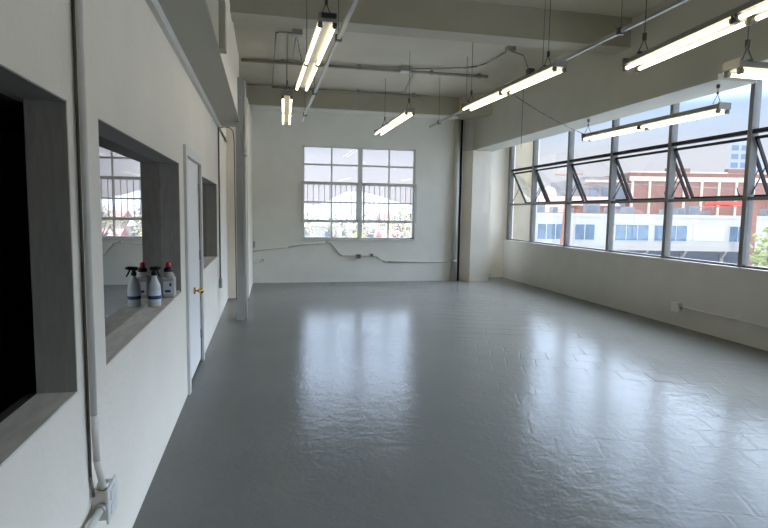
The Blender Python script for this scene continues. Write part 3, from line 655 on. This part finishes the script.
def tree(p, h, r, m_, label, group=None, n=46, trunk='bark', name='tree'):
    p = Vector(p); o = root(name, p, label, 'tree', group)
    tr = MB().cyl(p, p + Vector((0, 0, h * .6)), r * .09, 8, r * .05)
    for k in range(5):
        a = k * 1.3; tr.cyl(p + Vector((0, 0, h * .4)), p + Vector((math.cos(a) * r * .55, math.sin(a) * r * .55, h * .75)), r * .04, 6, r * .015)
    part('trunk', tr, trunk, o)
    fo = MB()
    for k in range(n):
        a = random.uniform(0, 2 * math.pi); z = random.uniform(-1, 1); rr = (1 - z * z) ** .5 * random.uniform(.5, 1)
        c = p + Vector((math.cos(a) * rr * r, math.sin(a) * rr * r, h * .68 + z * h * .32))
        for j in range(9):
            cc = c + Vector((random.gauss(0, 1), random.gauss(0, 1), random.gauss(0, 1))) * r * .13
            fo.ico(cc, r * random.uniform(.04, .09), 1, .35, .7)
    part('foliage', fo, m_, o)
tree(rt * 22.3 + fw * 30 + Vector((0, 0, GZ)), 4.6, 2.0, 'leaf', 'leafy green tree low outside the rightmost window', n=60)
# neighbouring wing close on the left
nb = root('neighbour_wing', (7.0, 15, GZ), 'stained beige wall of the neighbouring wing outside the first window bay', 'building')
part('wall', MB().box(6.15, 7.28, 14.0, 16.5, GZ, 7), 'beige', nb)
part('corner_pier', MB().box(7.20, 7.36, 13.94, 14.2, GZ, 7), 'white', nb)

# behind the back window
back = [(.5, 62, 4.6, 2.3, 'leaf2'), (4.2, 70, 5.0, 2.6, 'leaf2'), (7.6, 60, 4.4, 2.0, 'leaf2'), (11.0, 66, 5.2, 2.5, 'leaf2'), (14.2, 58, 4.8, 2.1, 'leaf2'), (17.8, 70, 5.4, 2.6, 'leaf')]
labs = ['bare pale tree outside the left end of the back window', 'pale bushy tree left of the yellow tree behind the back window', 'pale tree just left of the back window centre post', 'pale tree just right of the back window centre post', 'pale tree before the pink house behind the back window', 'greener tree outside the right end of the back window']
for (x, y, h, r, m_), lb in zip(back, labs): tree((x, y, GZ), h, r, m_, lb, 'trees beyond the back window', n=26)
tree((8.7, 50, GZ), 3.0, 1.3, 'yleaf', 'small yellow tree outside the back window', n=24)
def house(x, y, w_, h_, m_, rf, label):
    o = root('house', (x, y, GZ), label, 'house')
    part('wall', MB().box(x - w_ / 2, x + w_ / 2, y, y + 6, GZ, GZ + h_), m_, o)
    mb = MB().box(x - w_ / 2 - .3, x + w_ / 2 + .3, y - .3, y + 6.3, GZ + h_, GZ + h_ + 1.2)
    for v in mb.bm.verts:
        if v.co.z > GZ + h_ + 1: v.co.y = y + 3 + (v.co.y - y - 3) * .05
    part('roof', mb, rf, o)
    for a in (-.3, .2): part('window', MB().box(x + a * w_, x + a * w_ + .9, y - .06, y, GZ + h_ * .45, GZ + h_ * .85), 'slate', o)
house(7.0, 76, 6, 3.2, 'white', 'concrete', 'white house with grey roof behind the yellow tree')
house(13.0, 74, 4, 3.0, 'white', 'concrete', 'second white house right of the back window centre post')
house(15.3, 64, 2.0, 1.7, 'pink', 'pink', 'small pink house outside the right half of the back window')
house(20.5, 80, 6, 3.8, 'cream', 'orange', 'cream house at the right end of the back window view')
# hazy ridge
hb = bmesh.new(); nx, ny = 60, 10; grid = []
for j in range(ny):
    row = []
    for i in range(nx):
        x = -220 + i * 8; y = 260 + j * 26
        e = 16 * math.sin(math.pi * j / (ny - 1) / 1.3) * (1 + .35 * math.sin(i * .35) + .15 * math.sin(i * .9 + 1)) * (1.3 if x < 60 else max(.2, 1.3 - (x - 60) / 60))
        row.append(hb.verts.new((x, y, GZ - 1 + e)))
    grid.append(row)
for j in range(ny - 1):
    for i in range(nx - 1): hb.faces.new((grid[j][i], grid[j][i + 1], grid[j + 1][i + 1], grid[j + 1][i]))
_h = MB(); _h.bm.free(); _h.bm = hb
ho = struct('hills', _h, 'hill')

# ------------------------------------------------------------------ sky and sun
w = bpy.data.worlds.new('sky'); scn.world = w; w.use_nodes = True
nt = w.node_tree; N = nt.nodes; Lk = nt.links; bg = N['Background']
tc = N.new('ShaderNodeTexCoord'); sp = N.new('ShaderNodeSeparateXYZ'); Lk.new(tc.outputs['Generated'], sp.inputs[0])
cr = N.new('ShaderNodeValToRGB'); Lk.new(sp.outputs['Z'], cr.inputs['Fac'])
els = cr.color_ramp.elements
SKY = [(0.0, (.57, .54, .55)), (.10, (.56, .575, .625)), (.17, (.40, .54, .74)), (1.0, (.38, .53, .75))]
els[0].position, els[0].color = SKY[0][0], (*SKY[0][1], 1)
els[1].position, els[1].color = SKY[-1][0], (*SKY[-1][1], 1)
for p_, c_ in SKY[1:-1]:
    e = els.new(p_); e.color = (*c_, 1)
# the sky is far brighter high up on the window side of the building (boost added outside the frame to light the room)
dt = N.new('ShaderNodeVectorMath'); dt.operation = 'DOT_PRODUCT'; dt.inputs[1].default_value = (.85, .53, 0)
Lk.new(tc.outputs['Generated'], dt.inputs[0])
g1 = N.new('ShaderNodeMapRange'); g1.interpolation_type = 'SMOOTHSTEP'; g1.inputs['From Min'].default_value = .1; g1.inputs['From Max'].default_value = .6
Lk.new(dt.outputs['Value'], g1.inputs['Value'])
g2 = N.new('ShaderNodeValToRGB'); Lk.new(sp.outputs['Z'], g2.inputs['Fac']); g2.color_ramp.interpolation = 'EASE'
ge = g2.color_ramp.elements; ge[0].position = .17; ge[0].color = (0, 0, 0, 1); ge[1].position = .66; ge[1].color = (1, 1, 1, 1)
for p_, c_ in ((.27, MID), (.45, MID)):
    e = ge.new(p_); e.color = (c_, c_, c_, 1)
gm = N.new('ShaderNodeMath'); gm.operation = 'MULTIPLY'; Lk.new(g1.outputs[0], gm.inputs[0]); Lk.new(g2.outputs[0], gm.inputs[1])
gg = N.new('ShaderNodeMath'); gg.operation = 'MULTIPLY_ADD'; gg.inputs[1].default_value = SKY_BOOST; gg.inputs[2].default_value = 1.; Lk.new(gm.outputs[0], gg.inputs[0])
boost_mix = N.new('ShaderNodeMix'); boost_mix.data_type = 'RGBA'; boost_mix.inputs[7].default_value = (.53, .585, .69, 1)
Lk.new(gm.outputs[0], boost_mix.inputs[0]); Lk.new(cr.outputs['Color'], boost_mix.inputs[6]); Lk.new(boost_mix.outputs[2], bg.inputs['Color']); Lk.new(gg.outputs[0], bg.inputs['Strength'])
sd = bpy.data.lights.new('sun', 'SUN'); sd.energy = 1.7; sd.angle = math.radians(.6); sd.color = (1, .95, .88)
so = bpy.data.objects.new('sun', sd); COL.objects.link(so)
dirv = Vector((.35, .75, -.75)).normalized(); so.rotation_euler = dirv.to_track_quat('-Z', 'Y').to_euler()

# ------------------------------------------------------------------ camera
f, yaw, pitch, roll = 546.593, .215441845, .0935739554, .0149313893
F2 = Vector((math.sin(yaw), math.cos(yaw), 0)) * math.cos(pitch) - Vector((0, 0, 1)) * math.sin(pitch)
U2 = Vector((0, 0, 1)) * math.cos(pitch) + Vector((math.sin(yaw), math.cos(yaw), 0)) * math.sin(pitch)
R0 = Vector((math.cos(yaw), -math.sin(yaw), 0))
R3 = R0 * math.cos(roll) + U2 * math.sin(roll); U3 = U2 * math.cos(roll) - R0 * math.sin(roll)
cam = bpy.data.cameras.new('camera'); co = bpy.data.objects.new('camera', cam); COL.objects.link(co)
mw = Matrix((R3, U3, -F2)).transposed().to_4x4(); mw.translation = Vector((0, 0, H)); co.matrix_world = mw
cam.sensor_fit = 'HORIZONTAL'; cam.sensor_width = 36; cam.lens = f * 36 / 768; cam.clip_end = 2000; cam.clip_start = .02
scn.camera = co
vs = scn.view_settings; vs.view_transform = 'Standard'; vs.look = 'None'; vs.gamma = 1; vs.use_curve_mapping = False; vs.exposure = 0.5
cy = scn.cycles; cy.use_denoising = True; cy.max_bounces = 12; cy.diffuse_bounces = 6; cy.transparent_max_bounces = 16; cy.glossy_bounces = 4
cy.sample_clamp_indirect = 6
